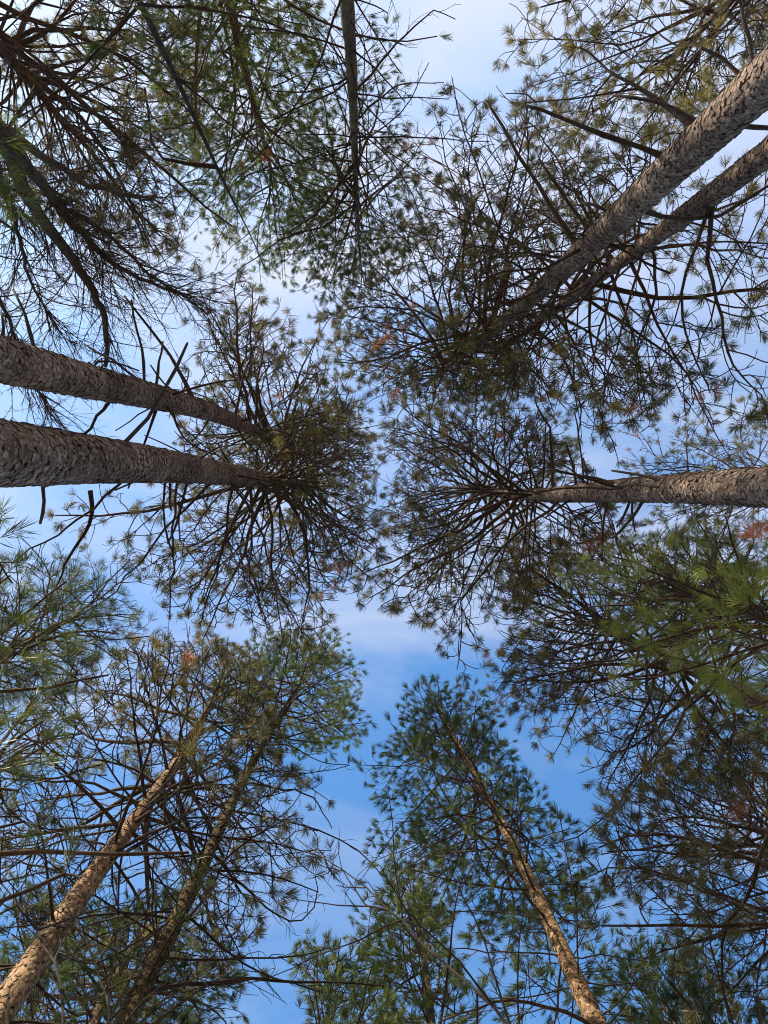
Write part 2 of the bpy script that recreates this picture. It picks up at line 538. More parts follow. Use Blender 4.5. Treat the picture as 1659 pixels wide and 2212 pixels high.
    def branch(s, p, d, L, r0, style='live', dens=1.0, tuft=1.0, lift=0.06, wob=0.09, pts=None, mat=None, name='branch'):
        rng = s.rng
        W = Wood()
        if pts is None:
            pts = grow(rng, p, d, L, 9, wob, lift, rng.normal() * 0.03)
        n = len(pts)
        rr = taper(n, r0, max(0.0065, r0 * 0.22))
        if style == 'stub':
            rr = r0 * np.linspace(1, 0.62, n); rr[0] *= 1.7
            pts = np.concatenate([pts, [pts[-1] + (pts[-1] - pts[-2]) * 0.06]]); rr = np.append(rr, rr[-1] * 0.25)
            kn = rng.integers(1, n - 1); rr[kn] *= 1.25
        W.add(pts, rr, 7 if r0 > 0.02 else 5)
        if style == 'live':
            (s.twigs_white if s.kind in ('white', 'green') else s.twigs_red)(W, pts, L, r0, dens, tuft)
            if tuft: s.tufts.append((pts[-1], pts[-1] - pts[-2], 1.1))
        elif style == 'bare':
            for j in range(int(L * 5 * dens)):
                x = rng.uniform(0.3, 0.97) * (len(pts) - 1); i = int(x)
                q = pts[i] + (pts[i + 1] - pts[i]) * (x - i)
                dd = unit(unit(pts[i + 1] - pts[i]) + rng.normal(size=3) * 0.7)
                l2 = rng.uniform(0.1, 0.5)
                tw = grow(rng, q, dd, l2, 5, 0.2, 0.02, rng.normal() * 0.25)
                W.add(tw, taper(6, 0.005, 0.0022), 3)
                if l2 > 0.3:
                    tw2 = grow(rng, tw[2], unit(tw[3] - tw[2]) + rng.normal(size=3) * 0.6, l2 * 0.5, 3, 0.2, 0.02, 0.2)
                    W.add(tw2, taper(4, 0.0035, 0.002), 3)
        m = mat or (MAT['dead'] if style != 'live' else (MAT['wlimb'] if s.kind in ('white', 'green') else MAT['limb']))
        o = W.build(name if style == 'live' else 'dead_branch', m, s.o, s.base)
        s.nb += 1
        return o
    def crown(s, z0, z1, whorl=0.55, per=5, Lmax=4.0, e0=8, e1=60, dens=1.0, tuft=1.0, lift=0.05, nmax=95, rscale=0.017, wob=0.12):
        rng = s.rng
        z = z0; k = 0
        while z < z1 and s.nb < nmax:
            f = (z - z0) / (z1 - z0)
            a0 = rng.random() * 6
            for j in range(per):
                a = a0 + j * 2 * PI / per + rng.normal() * 0.2
                zz = z + rng.normal() * 0.07
                p, r = s.at(zz)
                el = math.radians(e0 + (e1 - e0) * f + rng.normal() * 7)
                d = np.array([math.cos(a) * math.cos(el), math.sin(a) * math.cos(el), math.sin(el)])
                lm = Lmax * (1 - 0.42 * f) * rng.uniform(0.8, 1.1)
                L = s.reach(p, d, lift, lm)
                if L < 0.5:
                    if f < 0.5 and rng.random() < 0.35:
                        s.branch(p, d, rng.uniform(0.25, 0.7), 0.011, 'stub')
                    continue
                L *= rng.uniform(0.80, 1.0)
                s.branch(p, d, L, min((0.008 + rscale * L * 0.55) * rng.uniform(0.5, 1.15), r * 0.75 + 0.004), 'live', dens * (1 - 0.45 * f), tuft, lift / 9 * L * 0.8, wob)
            z += whorl * rng.uniform(0.75, 1.25) * (1 + 0.5 * f); k += 1
        # leader shoots
        for j in range(3):
            s.tufts.append((s.top - np.array([0, 0, 0.1 * j]), np.array([rng.normal() * .5, rng.normal() * .5, 1.0]), 1.0))
    def stubs(s, z0, z1, n, L0=0.3, L1=1.2, style='stub', up=0.25):
        rng = s.rng
        for i in range(n):
            z = rng.uniform(z0, z1); a = rng.random() * 2 * PI
            p, r = s.at(z)
            d = np.array([math.cos(a), math.sin(a), rng.normal() * 0.2 + up])
            L = rng.uniform(L0, L1)
            pts = grow(rng, p, d, L, 6, 0.10, 0.02, rng.normal() * 0.06)
            s.branch(p, d, L, rng.uniform(0.009, 0.018), style, pts=pts)
    def pix(s, pts, dh=0.3, w=10, style='stub', start=None, dens=1.0, tuft=1.0, n=None, mat=None):
        """a limb seen through the given picture points, starting on the trunk (or at height start above the camera)"""
        P0 = s.near_pix(*pts[0]) if start is None else ray_at(pts[0][0], pts[0][1], start)
        h = P0[2] - CAMZ
        res = [P0]
        for i, q in enumerate(pts[1:]):
            hh = h + dh * (i + 1) / (len(pts) - 1)
            res.append(ray_at(q[0], q[1], hh))
        res = np.array(res)
        # resample with slight wobble
        m = n or (6 if style == 'stub' else 12)
        dd = np.r_[0, np.cumsum(np.linalg.norm(np.diff(res, axis=0), axis=1))]
        x = np.linspace(0, dd[-1], m)
        R = np.stack([np.interp(x, dd, res[:, i]) for i in range(3)], 1)
        R[1:-1] = R[1:-1] * 0.6 + 0.2 * (R[2:] + R[:-2])
        R[1:] += s.rng.normal(size=(m - 1, 3)) * dd[-1] * 0.006
        r0 = 0.5 * w / F * h
        return s.branch(None, None, dd[-1], r0, style, dens, tuft, pts=R, mat=mat)
    def brown(s, px, py, n, spread=0.25):
        """withered needles on the shoots nearest to a picture point"""
        if not s.tufts: return
        q = project(np.array([t[0] for t in s.tufts]))
        i = np.argsort((q[:, 0] - px) ** 2 + (q[:, 1] - py) ** 2)[:n * 3]
        zt = np.array([s.tufts[k][0][2] for k in i]); i = i[np.argsort(zt)[:n]]
        for k in sorted(i, reverse=True): s.btufts.append(s.tufts.pop(int(k)))
    def finish(s, size=1.0, bias=0.0, kind=None, cap=None):
        # shoots shade each other out: only a few survive in any one column of the crown
        cap = cap or {'red': 2, 'white': 6, 'green': 9}[s.kind]
        cell = 0.21 if s.kind == 'red' else 0.17
        cnt = {}; keep = []
        for k in s.rng.permutation(len(s.tufts)):
            t = s.tufts[int(k)]
            key = (int(t[0][0] // cell), int(t[0][1] // cell))
            c = cnt.get(key, 0)
            if c < cap: cnt[key] = c + 1; keep.append(t)
        s.tufts = keep
        f = foliage('foliage', s.tufts, kind or s.kind, s.o, s.base, s.rng, size, bias)
        b = foliage('withered_foliage', s.btufts, 'brown', s.o, s.base, s.rng, size * 0.95)
        if b: b['label'] = 'rust-brown withered needle clusters'
        print('   branches', s.nb, 'tufts', len(s.tufts))

# ------------------------------------------------------------------ the ground
def forest_floor():
    n = 70
    g = np.linspace(-1, 1, n); g = np.sign(g) * np.abs(g) ** 2.2 * 400
    X, Y = np.meshgrid(g, g)
    Z = -0.03 + 0.12 * np.sin(X * 0.31 + 1) * np.cos(Y * 0.27) + 0.05 * np.sin(X * 1.1 + Y * 0.7) - 0.12
    V = np.stack([X, Y, Z], 2).reshape(-1, 3)
    i = np.arange(n - 1)[:, None] * n + np.arange(n - 1)[None, :]
    Q = np.stack([i, i + 1, i + n + 1, i + n], 2).reshape(-1, 4)
    m = bark_mat('needle_litter', (0.12, 0.075, 0.045), (0.30, 0.19, 0.11), 9, tint=False)
    me = raw_mesh('ground', V, Q.ravel(), np.arange(len(Q)) * 4, None, [m])
    o = link('ground', me)
    o['kind'] = 'structure'
forest_floor()

GR = 'red pines rising around the viewer'
GW = 'white pines among the red pines'

# ---- red pines with scaly trunks
t = Tree('red_pine', 'biggest scaly pine trunk, entering at the left edge and running level under a thinner one',
         (0, 980), 140, 0.34, (702, 1052), 21.0,
         [(120, 1060), (540, 960), (640, 850), (770, 880), (820, 1000), (835, 1150), (825, 1330), (770, 1440), (690, 1410), (560, 1350), (450, 1390), (330, 1290), (200, 1200)],
         101, GR)
t.trunk(fs=0.026, sides=40)
t.crown(12.0, 22.0, 0.46, 6, 4.6, 0, 56, 0.9, 0.9, rscale=0.018)
t.pix([(85, 1055), (95, 1080), (88, 1132)], 0.25, 10)
t.pix([(285, 1018), (330, 1030), (415, 1046)], 0.9, 11, mat=None)
t.pix([(300, 1058), (150, 1140), (20, 1212)], 0.8, 8, 'bare', dens=.6)
t.pix([(380, 1058), (372, 1200), (368, 1340)], 0.8, 7, 'bare', dens=.5)
t.pix([(352, 1058), (350, 1130), (376, 1200)], 0.6, 6)
t.pix([(230, 1010), (330, 900), (405, 745)], 1.2, 11)
t.pix([(400, 1012), (480, 960)], 0.5, 6)
t.pix([(478, 1058), (560, 1130), (600, 1280), (665, 1385)], 1.4, 7, 'live', dens=.5, tuft=.5)
t.pix([(470, 1062), (340, 1160), (240, 1290), (120, 1400)], 1.6, 7, 'bare', dens=.5)
t.pix([(500, 1060), (480, 1200), (420, 1330)], 1.4, 7, 'bare', dens=.6)
t.stubs(8.5, 13.5, 16, 0.3, 1.2, 'stub', 0.1)
t.brown(735, 1225, 4); t.brown(700, 1255, 3); t.brown(640, 1190, 1)
t.finish()

t = Tree('red_pine', 'scaly pine trunk slanting in from the left edge above the biggest trunk',
         (0, 772), 96, 0.265, (672, 972), 21.0,
         [(370, 760), (450, 690), (440, 620), (560, 590), (660, 640), (710, 780), (790, 840), (810, 960), (700, 1030), (560, 1010), (380, 1000), (330, 880)],
         102, GR)
t.trunk(fs=0.026, sides=36)
t.crown(13.6, 22.0, 0.44, 6, 4.2, 0, 56, 0.95, 0.95)
t.pix([(80, 762), (65, 690), (28, 625)], 0.5, 9)
t.pix([(14, 730), (8, 700), (4, 680)], 0.15, 9)
t.pix([(190, 800), (210, 770), (300, 800)], 0.3, 6)
t.pix([(345, 870), (250, 780), (178, 742)], 0.8, 7)
t.pix([(240, 905), (150, 985), (100, 1040)], 0.5, 9, 'bare', dens=.5)
t.pix([(330, 850), (345, 790), (352, 738)], 0.5, 7)
t.pix([(420, 895), (380, 780), (310, 690), (270, 640)], 1.2, 8)
t.pix([(505, 915), (530, 800), (560, 720)], 1.2, 8, 'bare', dens=.3)
t.stubs(7.5, 13.5, 16, 0.3, 1.0, 'stub', 0.1)
t.brown(600, 850, 3); t.brown(560, 870, 1)
t.finish()

t = Tree('red_pine', 'grey scaly pine trunk slanting down from the upper right corner, set with long dead stubs',
         (1659, 168), 98, 0.28, (905, 850), 22.5,
         [(630, 640), (700, 560), (790, 470), (860, 330), (930, 270), (1000, 180), (1060, 170), (1200, 220), (1450, 300), (1400, 420), (1350, 520), (1200, 700), (1130, 850), (1000, 875), (860, 870), (740, 800), (690, 740)],
         103, GR)
t.trunk(fs=0.026, sides=36)
t.crown(13.4, 23.5, 0.46, 6, 5.6, 0, 52, 0.9, 0.9, rscale=0.017, wob=0.14)
t.pix([(1510, 240), (1420, 215), (1328, 203)], 0.5, 12)
t.pix([(1437, 325), (1250, 265), (1105, 220)], 0.9, 12)
t.pix([(1600, 160), (1560, 125), (1513, 102)], 0.3, 12)
t.pix([(1225, 510), (1130, 350), (1053, 218)], 1.3, 11)
t.pix([(1260, 490), (1200, 400), (1168, 345)], 0.7, 9)
t.pix([(1500, 265), (1400, 200), (1330, 165), (1250, 100)], 1.2, 18, 'live', dens=.7, tuft=.9)
t.pix([(1315, 445), (1285, 440), (1255, 440)], 0.3, 9)
t.pix([(1270, 510), (1060, 640), (990, 700)], 1.3, 7)
t.pix([(1340, 430), (1410, 380), (1480, 300)], 0.9, 8)
t.pix([(1580, 175), (1625, 120), (1600, 0)], 0.7, 12)
t.pix([(1580, 290), (1659, 275), (1720, 280)], 0.5, 14)
t.pix([(1380, 460), (1450, 480), (1560, 470), (1659, 400)], 0.8, 11)
t.pix([(1205, 560), (1185, 700), (1100, 850)], 1.6, 8, 'bare', dens=.3)
t.stubs(8.5, 14.5, 22, 0.3, 1.6, 'stub', 0.1)
t.brown(862, 722, 5); t.brown(842, 745, 3); t.brown(905, 330, 4); t.brown(990, 520, 3); t.brown(848, 848, 3); t.brown(900, 655, 2)
t.finish()

t = Tree('red_pine', 'pale scaly pine trunk just below the grey slanting one at the upper right',
         (1659, 330), 52, 0.20, (1030, 790), 20.0,
         [(1000, 480), (1150, 330), (1350, 250), (1659, 300), (1850, 350), (1850, 900), (1640, 960), (1450, 900), (1330, 990), (1240, 870), (1100, 880), (960, 860), (930, 760), (960, 600)],
         104, GR)
t.trunk(fs=0.026, sides=32, core='core', flake='flake')
t.crown(10.5, 21.2, 0.58, 5, 5.0, 0, 54, 0.85, 0.85, rscale=0.02, wob=0.13)
t.pix([(1545, 420), (1520, 520), (1550, 640), (1570, 763), (1600, 812), (1659, 880)], 1.6, 13, 'live', dens=.6, tuft=.7, n=14)
t.pix([(1545, 425), (1480, 600), (1470, 720), (1510, 800), (1540, 850)], 1.8, 10, 'live', dens=.5, tuft=.8)
t.pix([(1400, 520), (1420, 650), (1370, 740), (1400, 900)], 1.8, 9, 'live', dens=.6, tuft=.8)
t.pix([(1300, 600), (1180, 560), (1020, 480), (900, 440)], 2.0, 10, 'live', dens=.7, tuft=.9)
t.pix([(1330, 575), (1240, 420), (1200, 330), (1120, 230)], 2.0, 10, 'live', dens=.7, tuft=.8)
t.brown(1500, 850, 2); t.brown(1380, 880, 1)
t.finish()

t = Tree('red_pine', 'scaly pine trunk lying level at the right edge, lit along its upper side',
         (1659, 1066), 86, 0.27, (985, 1058), 20.0,
         [(800, 830), (900, 870), (1000, 870), (1150, 860), (1200, 930), (1290, 1000), (1400, 1060), (1330, 1200), (1200, 1250), (1100, 1330), (1010, 1470), (960, 1420), (830, 1430), (815, 1300), (850, 1200), (810, 1100), (820, 960)],
         105, GR)
t.trunk(fs=0.025, sides=36)
t.crown(12.6, 21.2, 0.42, 6, 4.8, 0, 54, 0.9, 0.9, rscale=0.018)
t.pix([(1508, 1057), (1400, 1050), (1310, 1047), (1100, 1065), (960, 1040)], 2.5, 9, 'bare', dens=.3)
t.pix([(1355, 1045), (1280, 1030), (1184, 1015)], 0.7, 9)
t.pix([(1470, 1045), (1400, 1025), (1322, 1016)], 0.6, 9)
t.pix([(1245, 1032), (1235, 990), (1222, 955)], 0.4, 7)
t.pix([(1272, 1030), (1265, 1010), (1259, 990)], 0.3, 6)
t.pix([(1405, 1082), (1360, 1130), (1322, 1162)], 0.7, 9)
t.pix([(1370, 1080), (1350, 1110), (1332, 1138)], 0.4, 8)
t.pix([(1320, 1078), (1300, 1095), (1275, 1120)], 0.4, 6)
t.pix([(1220, 1075), (1120, 1150), (1000, 1290), (990, 1450)], 1.8, 8, 'live', dens=.6, tuft=.7)
t.pix([(1195, 1030), (1190, 930), (1150, 850), (1130, 800)], 1.4, 8, 'bare', dens=.4)
t.stubs(9.0, 13.0, 14, 0.3, 1.3, 'stub', 0.1)
t.brown(1200, 915, 1); t.brown(1150, 865, 1); t.brown(1085, 945, 2); t.brown(1060, 1385, 1)
t.finish()

t = Tree('red_pine', 'orange sunlit pine trunk rising from the lower left corner',
         (30, 2165), 60, 0.20, (520, 1412), 17.0,
         [(60, 1500), (180, 1400), (330, 1360), (480, 1370), (560, 1420), (620, 1560), (740, 1800), (700, 1900), (560, 1950), (620, 2100), (400, 2212), (0, 2212), (-100, 1900), (-60, 1650)],
         106, GR)
t.trunk(fs=0.024, sides=32, core='core', flake='flake_o')
t.crown(9.4, 18.0, 0.44, 5, 4.6, 2, 58, 0.9, 0.85, rscale=0.018, wob=0.11)
t.pix([(225, 1930), (120, 1880), (0, 1850)], 0.5, 8, 'bare', dens=.8)
t.pix([(365, 1700), (520, 1760), (640, 1770), (760, 1830), (830, 1890)], 1.0, 7, 'bare', dens=.3)
t.stubs(6.5, 11.5, 22, 0.3, 1.2, 'bare', 0.05)
t.brown(410, 1420, 3); t.brown(515, 1505, 1); t.brown(210, 1440, 1)
t.finish()

t = Tree('red_pine', 'slim reddish pine behind the green boughs at the right edge, crossing below the level trunk',
         (1659, 1520), 38, 0.22, (1215, 1325), 19.0,
         [(1000, 1200), (1130, 1130), (1300, 1150), (1500, 1150), (1750, 1250), (1750, 1750), (1500, 1750), (1330, 1800), (1200, 1640), (1060, 1560), (1010, 1480), (1080, 1380)],
         107, GR)
t.trunk(fs=0.026, sides=20)
t.crown(12.0, 20.3, 0.42, 6, 4.8, 0, 50, 1.0, 0.95, rscale=0.018)
t.brown(1272, 1170, 4); t.brown(1380, 1500, 1)
t.finish()

t = Tree('red_pine', 'dark pine crown filling the right edge low down, its trunk out of sight',
         (2080, 2020), 60, 0.24, (1570, 1760), 14.5,
         [(1220, 1760), (1300, 1660), (1450, 1540), (1800, 1450), (1900, 2300), (1400, 2300), (1380, 2100), (1350, 1950), (1230, 1880)],
         108, GR)
t.trunk(fs=0.026, sides=16)
t.crown(7.0, 15.4, 0.48, 5, 4.4, 2, 50, 0.95, 0.9, rscale=0.02, wob=0.14)
t.brown(1600, 1750, 3); t.brown(1400, 1900, 1)
t.pix([(1700, 1720), (1659, 1800), (1630, 1900), (1555, 2030), (1560, 2120), (1570, 2212)], 0.4, 15, 'bare', start=7.0, dens=.8)
t.pix([(1700, 1370), (1600, 1420), (1510, 1500), (1440, 1590), (1370, 1700), (1290, 1780), (1190, 1830)], 1.0, 10, 'bare', start=8.5, dens=.8, mat=MAT['limb'])
t.pix([(1700, 1980), (1560, 1940), (1420, 1880), (1330, 1870), (1250, 1900)], 0.8, 9, 'live', start=7.5, dens=1.0, tuft=1.0)
t.finish()

t = Tree('red_pine', 'pine with bare reddish limbs fanning out of the upper left corner',
         (-260, -190), 50, 0.28, (165, 290), 17.5,
         [(-300, -300), (330, -150), (420, 50), (480, 250), (470, 450), (520, 600), (430, 620), (380, 560), (150, 500), (-300, 420)],
         109, GR)
t.trunk(fs=0.026, sides=16)
t.crown(9.5, 18.4, 0.44, 5, 6.6, 2, 50, 0.9, 0.8, rscale=0.02, wob=0.11)
t.pix([(0, 118), (60, 85), (120, 60), (150, 10), (200, -40)], 0.6, 16, 'live', start=11, dens=.7, tuft=.7)
t.pix([(0, 95), (80, 60), (140, 60), (260, 60), (340, 90), (420, 160)], 1.2, 13, 'live', start=12, dens=.8, tuft=.8)
t.finish()

t = Tree('red_pine', 'loose pine crown at the top right, its trunk beyond the corner',
         (1900, -330), 44, 0.25, (1390, 190), 17.0,
         [(1050, 60), (1100, -200), (1850, -200), (1850, 150), (1640, 180), (1450, 300), (1250, 360), (1130, 330), (1060, 210)],
         110, GR)
t.trunk(fs=0.026, sides=16)
t.crown(9.5, 18.0, 0.45, 5, 5.2, 2, 50, 1.0, 0.9, rscale=0.018)
t.finish(bias=0.1)

t = Tree('red_pine', 'airy pine crown just above the level trunk at the right edge',
         (1659, 1046), 19, 0.20, (1425, 1034), 21.0,
         [(1150, 900), (1260, 860), (1330, 900), (1500, 870), (1850, 850), (1850, 1080), (1500, 1200), (1350, 1080), (1200, 1020)],
         111, GR)
t.trunk(fs=0.04, sides=12)
t.crown(13.5, 22.0, 0.5, 5, 4.2, 2, 50, 0.9, 0.8, rscale=0.017)
t.brown(1210, 905, 2)
t.finish()

# ---- white pines: finer, greener, feathery
t = Tree('white_pine', 'dark bare trunk hanging straight down from the middle of the top edge',
         (745, 0), 31, 0.17, (777, 590), 20.0,
         [(590, 20), (720, -150), (880, -100), (890, 130), (930, 190), (900, 260), (925, 330), (900, 540), (830, 640), (700, 640), (560, 560), (600, 300)],
         201, GW)
t.trunk(flakes=False, core='wcore', sides=18)
t.crown(15.0, 21.0, 0.36, 5, 4.2, 0, 45, 0.9, 0.75, lift=0.02)
t.stubs(9.0, 16.5, 52, 0.5, 2.2, 'bare', 0.1)
t.pix([(768, 440), (700, 490), (600, 520), (480, 610)], 0.5, 6, 'bare', dens=.5)
t.pix([(762, 200), (850, 100), (930, 20), (985, 42)], 0.6, 7, 'bare', dens=.7)
t.pix([(765, 260), (860, 180), (960, 178)], 0.4, 5, 'bare', dens=.6)
t.finish(bias=-0.1)

t = Tree('white_pine', 'full green pine crown left of the bare trunk at the top edge',
         (498, 0), 23, 0.19, (612, 470), 20.5,
         [(300, 60), (400, -150), (640, -150), (720, 100), (740, 300), (810, 480), (800, 580), (720, 645), (620, 630), (480, 600), (400, 470), (330, 300)],
         202, GW)
t.trunk(flakes=False, core='wcore', sides=16)
t.crown(12.5, 21.5, 0.42, 5, 5.6, 0, 42, 0.95, 0.9, lift=0.02, rscale=0.016)
t.brown(530, 350, 2); t.brown(570, 330, 2)
t.finish(size=1.08, bias=0.12)

t = Tree('white_pine', 'spindly young pine with dark whorled limbs at the top edge, left of centre',
         (303, -10), 15, 0.06, (572, 580), 14.0,
         [(150, -150), (480, -150), (480, 60), (430, 160), (360, 260), (240, 200), (200, 80)],
         203, GW)
t.trunk(flakes=False, core='dead', sides=8)
t.kind = 'green'
t.crown(7.0, 10.5, 0.45, 4, 1.6, 0, 40, 0.8, 0.5, lift=0.02)
t.kind = 'white'
t.pix([(305, 8), (230, 90), (120, 205), (40, 260)], 0.4, 8, 'bare', dens=.4)
t.pix([(305, 8), (440, 20), (560, 40), (680, 90)], 0.4, 8, 'bare', dens=.5)
t.pix([(360, 175), (470, 240), (600, 360), (720, 450)], 0.8, 5, 'bare', dens=.5)
t.pix([(360, 175), (420, 190), (460, 60), (500, -20)], 0.5, 5, 'bare', dens=.5)
t.pix([(425, 380), (490, 380), (540, 240), (540, 150)], 0.8, 5, 'bare', dens=.4)
t.pix([(425, 380), (330, 350), (315, 190)], 0.5, 7)
t.finish(bias=0.0)

t = Tree('white_pine', 'dark mossy trunk left of the bottom middle with a green feathery top',
         (252, 2212), 42, 0.155, (695, 1395), 21.0,
         [(470, 1420), (560, 1370), (640, 1345), (750, 1370), (810, 1555), (740, 1640), (680, 1640), (600, 1640), (540, 1600), (480, 1560)],
         204, GW)
t.trunk(fs=0.024, sides=22, core='wcore', flake='flake_b')
t.crown(14.3, 21.9, 0.40, 5, 4.6, 0, 48, 1.05, 0.95, lift=0.02, rscale=0.015)
t.pix([(300, 2150), (380, 2122), (475, 2122), (620, 2120), (830, 2127)], 0.8, 13, 'bare', dens=.5)
t.pix([(520, 1690), (600, 1700), (670, 1715), (720, 1790)], 0.4, 6, 'bare', dens=.5)
t.pix([(470, 1850), (560, 1950), (640, 2000), (690, 1950), (680, 1890)], 0.6, 7, 'bare', dens=1.0)
t.pix([(420, 1900), (560, 1800), (640, 1760)], 0.6, 6, 'bare', dens=.7)
t.poly = [(420, 1600), (690, 1640), (700, 1950), (640, 2212), (150, 2212), (250, 1900)]
t.stubs(8.0, 15.0, 44, 0.5, 1.7, 'bare', 0.0)
t.brown(540, 1500, 2)
t.finish(bias=0.1)

t = Tree('white_pine', 'golden trunk rising at the bottom right under a dark green spire',
         (1295, 2212), 40, 0.18, (925, 1480), 18.5,
         [(850, 1510), (900, 1465), (1010, 1460), (1070, 1530), (1110, 1650), (1210, 1750), (1290, 1900), (1430, 2100), (1500, 2350), (1000, 2350), (960, 2050), (760, 1830), (780, 1740), (765, 1640), (880, 1590)],
         205, GW)
t.trunk(fs=0.028, sides=22, core='core', flake='flake_o')
t.crown(8.8, 12.5, 0.5, 4, 3.6, 0, 12, 0.8, 0.85, lift=0.02, rscale=0.013)
t.crown(12.5, 19.4, 0.34, 5, 4.2, 8, 48, 1.15, 1.0, lift=0.02, rscale=0.015)
for k in range(16):                       # short leafy shoots straight off the stem
    p, r = t.at(t.rng.uniform(8.5, 15)); a = t.rng.random() * 6.28
    d = np.array([math.cos(a), math.sin(a), 0.5]); t.branch(p, d, t.rng.uniform(0.3, 0.9), 0.006, 'live', 1.6, 0.6)
t.pix([(1190, 1850), (1150, 1800), (1000, 1760), (860, 1780)], 0.5, 6, 'bare', dens=.8)
t.finish(size=1.05, bias=-0.05)

t = Tree('white_pine', 'leafy young pine with bright yellow-green sprays at the right, under the level trunk',
         (1700, 1345), 24, 0.09, (1330, 1235), 11.5,
         [(1200, 1190), (1290, 1150), (1400, 1170), (1500, 1130), (1850, 1090), (1850, 1560), (1620, 1560), (1480, 1440), (1350, 1440), (1290, 1330), (1200, 1290)],
         206, GW)
t.trunk(flakes=False, core='dead', sides=12)
t.kind = 'green'
t.crown(5.5, 12.4, 0.27, 5, 3.0, 0, 45, 1.0, 0.95, lift=0.02)
t.brown(1270, 1170, 2); t.brown(1640, 1130, 2)
t.pix([(1659, 1325), (1500, 1290), (1400, 1240)], 0.3, 8, 'bare', dens=.3)
t.pix([(1659, 1310), (1400, 1380), (1190, 1440)], 0.4, 6, 'bare', dens=.3)
t.finish(bias=0.25)

t = Tree('white_pine', 'green pine boughs at the left edge below the biggest trunk',
         (-120, 1478), 26, 0.10, (215, 1305), 10.0,
         [(-150, 1180), (60, 1200), (200, 1180), (330, 1250), (320, 1350), (210, 1400), (150, 1500), (-150, 1560)],
         207, GW)
t.trunk(flakes=False, core='dead', sides=12)
t.kind = 'green'
t.crown(4.8, 10.9, 0.22, 5, 3.0, 0, 45, 1.35, 1.0, lift=0.02)
t.pix([(195, 1060), (200, 1130), (150, 1200), (100, 1310)], -0.2, 11, 'bare', start=8.0, dens=.3)
t.finish(bias=-0.3)

t = Tree('white_pine', 'young pine with long needles close by at the lower left edge',
         (-260, 1860), 40, 0.08, (30, 1640), 5.6,
         [(-200, 1400), (150, 1380), (200, 1500), (150, 1620), (330, 1700), (100, 1780), (-200, 1850)],
         208, GW)
t.trunk(flakes=False, core='dead', sides=10)
t.kind = 'green'
t.crown(3.2, 6.9, 0.33, 5, 1.1, 0, 40, 0.8, 0.55, lift=0.02)
t.finish(bias=-0.2)

t = Tree('white_pine', 'few long-needled pine shoots at the left edge just under the biggest trunk',
         (-300, 1150), 30, 0.06, (-20, 1120), 6.5,
         [(-200, 1040), (60, 1080), (110, 1180), (60, 1260), (-200, 1260)],
         209, GW)
t.trunk(flakes=False, core='dead', sides=8)
t.kind = 'green'
t.crown(4.6, 7.8, 0.4, 4, 1.0, 0, 40, 0.7, 0.5, lift=0.02)
t.finish(bias=-0.1)

t = Tree('white_pine', 'pale green narrow pine top at the bottom edge, right of the blue gap',
         (935, 2212), 22, 0.12, (882, 1890), 13.5,
         [(840, 1890), (870, 1840), (905, 1900), (960, 1980), (1000, 2100), (1010, 2300), (800, 2300), (790, 2100), (745, 1945), (800, 1960)],
         210, GW)
t.trunk(flakes=False, core='wcore', sides=12)
t.crown(7.5, 14.4, 0.28, 5, 2.6, 0, 50, 1.3, 1.0, lift=0.02)
t.finish(bias=0.35)

t = Tree('white_pine', 'soft green pine top at the bottom edge, inside the blue gap',
         (700, 2420), 22, 0.12, (715, 2070), 13.0,
         [(585, 2040), (640, 2050), (700, 1985), (760, 2020), (850, 2080), (920, 2350), (660, 2350), (670, 2130), (600, 2090)],
         211, GW)
t.trunk(flakes=False, core='wcore', sides=12)
t.crown(6.5, 13.9, 0.28, 5, 2.6, 0, 50, 1.3, 1.0, lift=0.02)
t.finish(bias=0.25)

t = Tree('white_pine', 'shaded mossy trunk and dark boughs behind the trunks at the lower left corner',
         (165, 2300), 34, 0.16, (330, 1960), 14.5,
         [(-100, 1950), (60, 1930), (250, 1960), (420, 1900), (500, 2000), (560, 2120), (600, 2300), (-100, 2300)],
         212, GW)
t.trunk(flakes=False, core='wcore', sides=14)
t.crown(8.5, 15.4, 0.33, 5, 3.6, 0, 45, 0.9, 0.8, lift=0.02)
t.finish(bias=-0.1)

t = Tree('white_pine', 'dark pine boughs filling the lower right corner',
         (1600, 2450), 26, 0.16, (1400, 2120), 14.5,
         [(1280, 1980), (1400, 1950), (1500, 1990), (1850, 1950), (1850, 2350), (1250, 2350), (1230, 2150)],
         213, GW)
t.trunk(flakes=False, core='wcore', sides=14)
t.crown(7.5, 15.4, 0.36, 5, 4.2, 0, 45, 1.1, 0.9, lift=0.02)
t.finish(size=1.1, bias=-0.05)

t = Tree('white_pine', 'deep green shoots poking in at the left edge under the bare forked limbs',
         (-220, 330), 34, 0.08, (-25, 400), 7.5,
         [(-200, 230), (30, 250), (50, 330), (30, 440), (40, 490), (-200, 500)],
         214, GW)
t.trunk(flakes=False, core='dead', sides=8)
t.kind = 'green'
t.crown(4.6, 8.4, 0.3, 5, 1.5, 0, 40, 1.0, 0.8, lift=0.02)
t.finish(bias=-0.1)

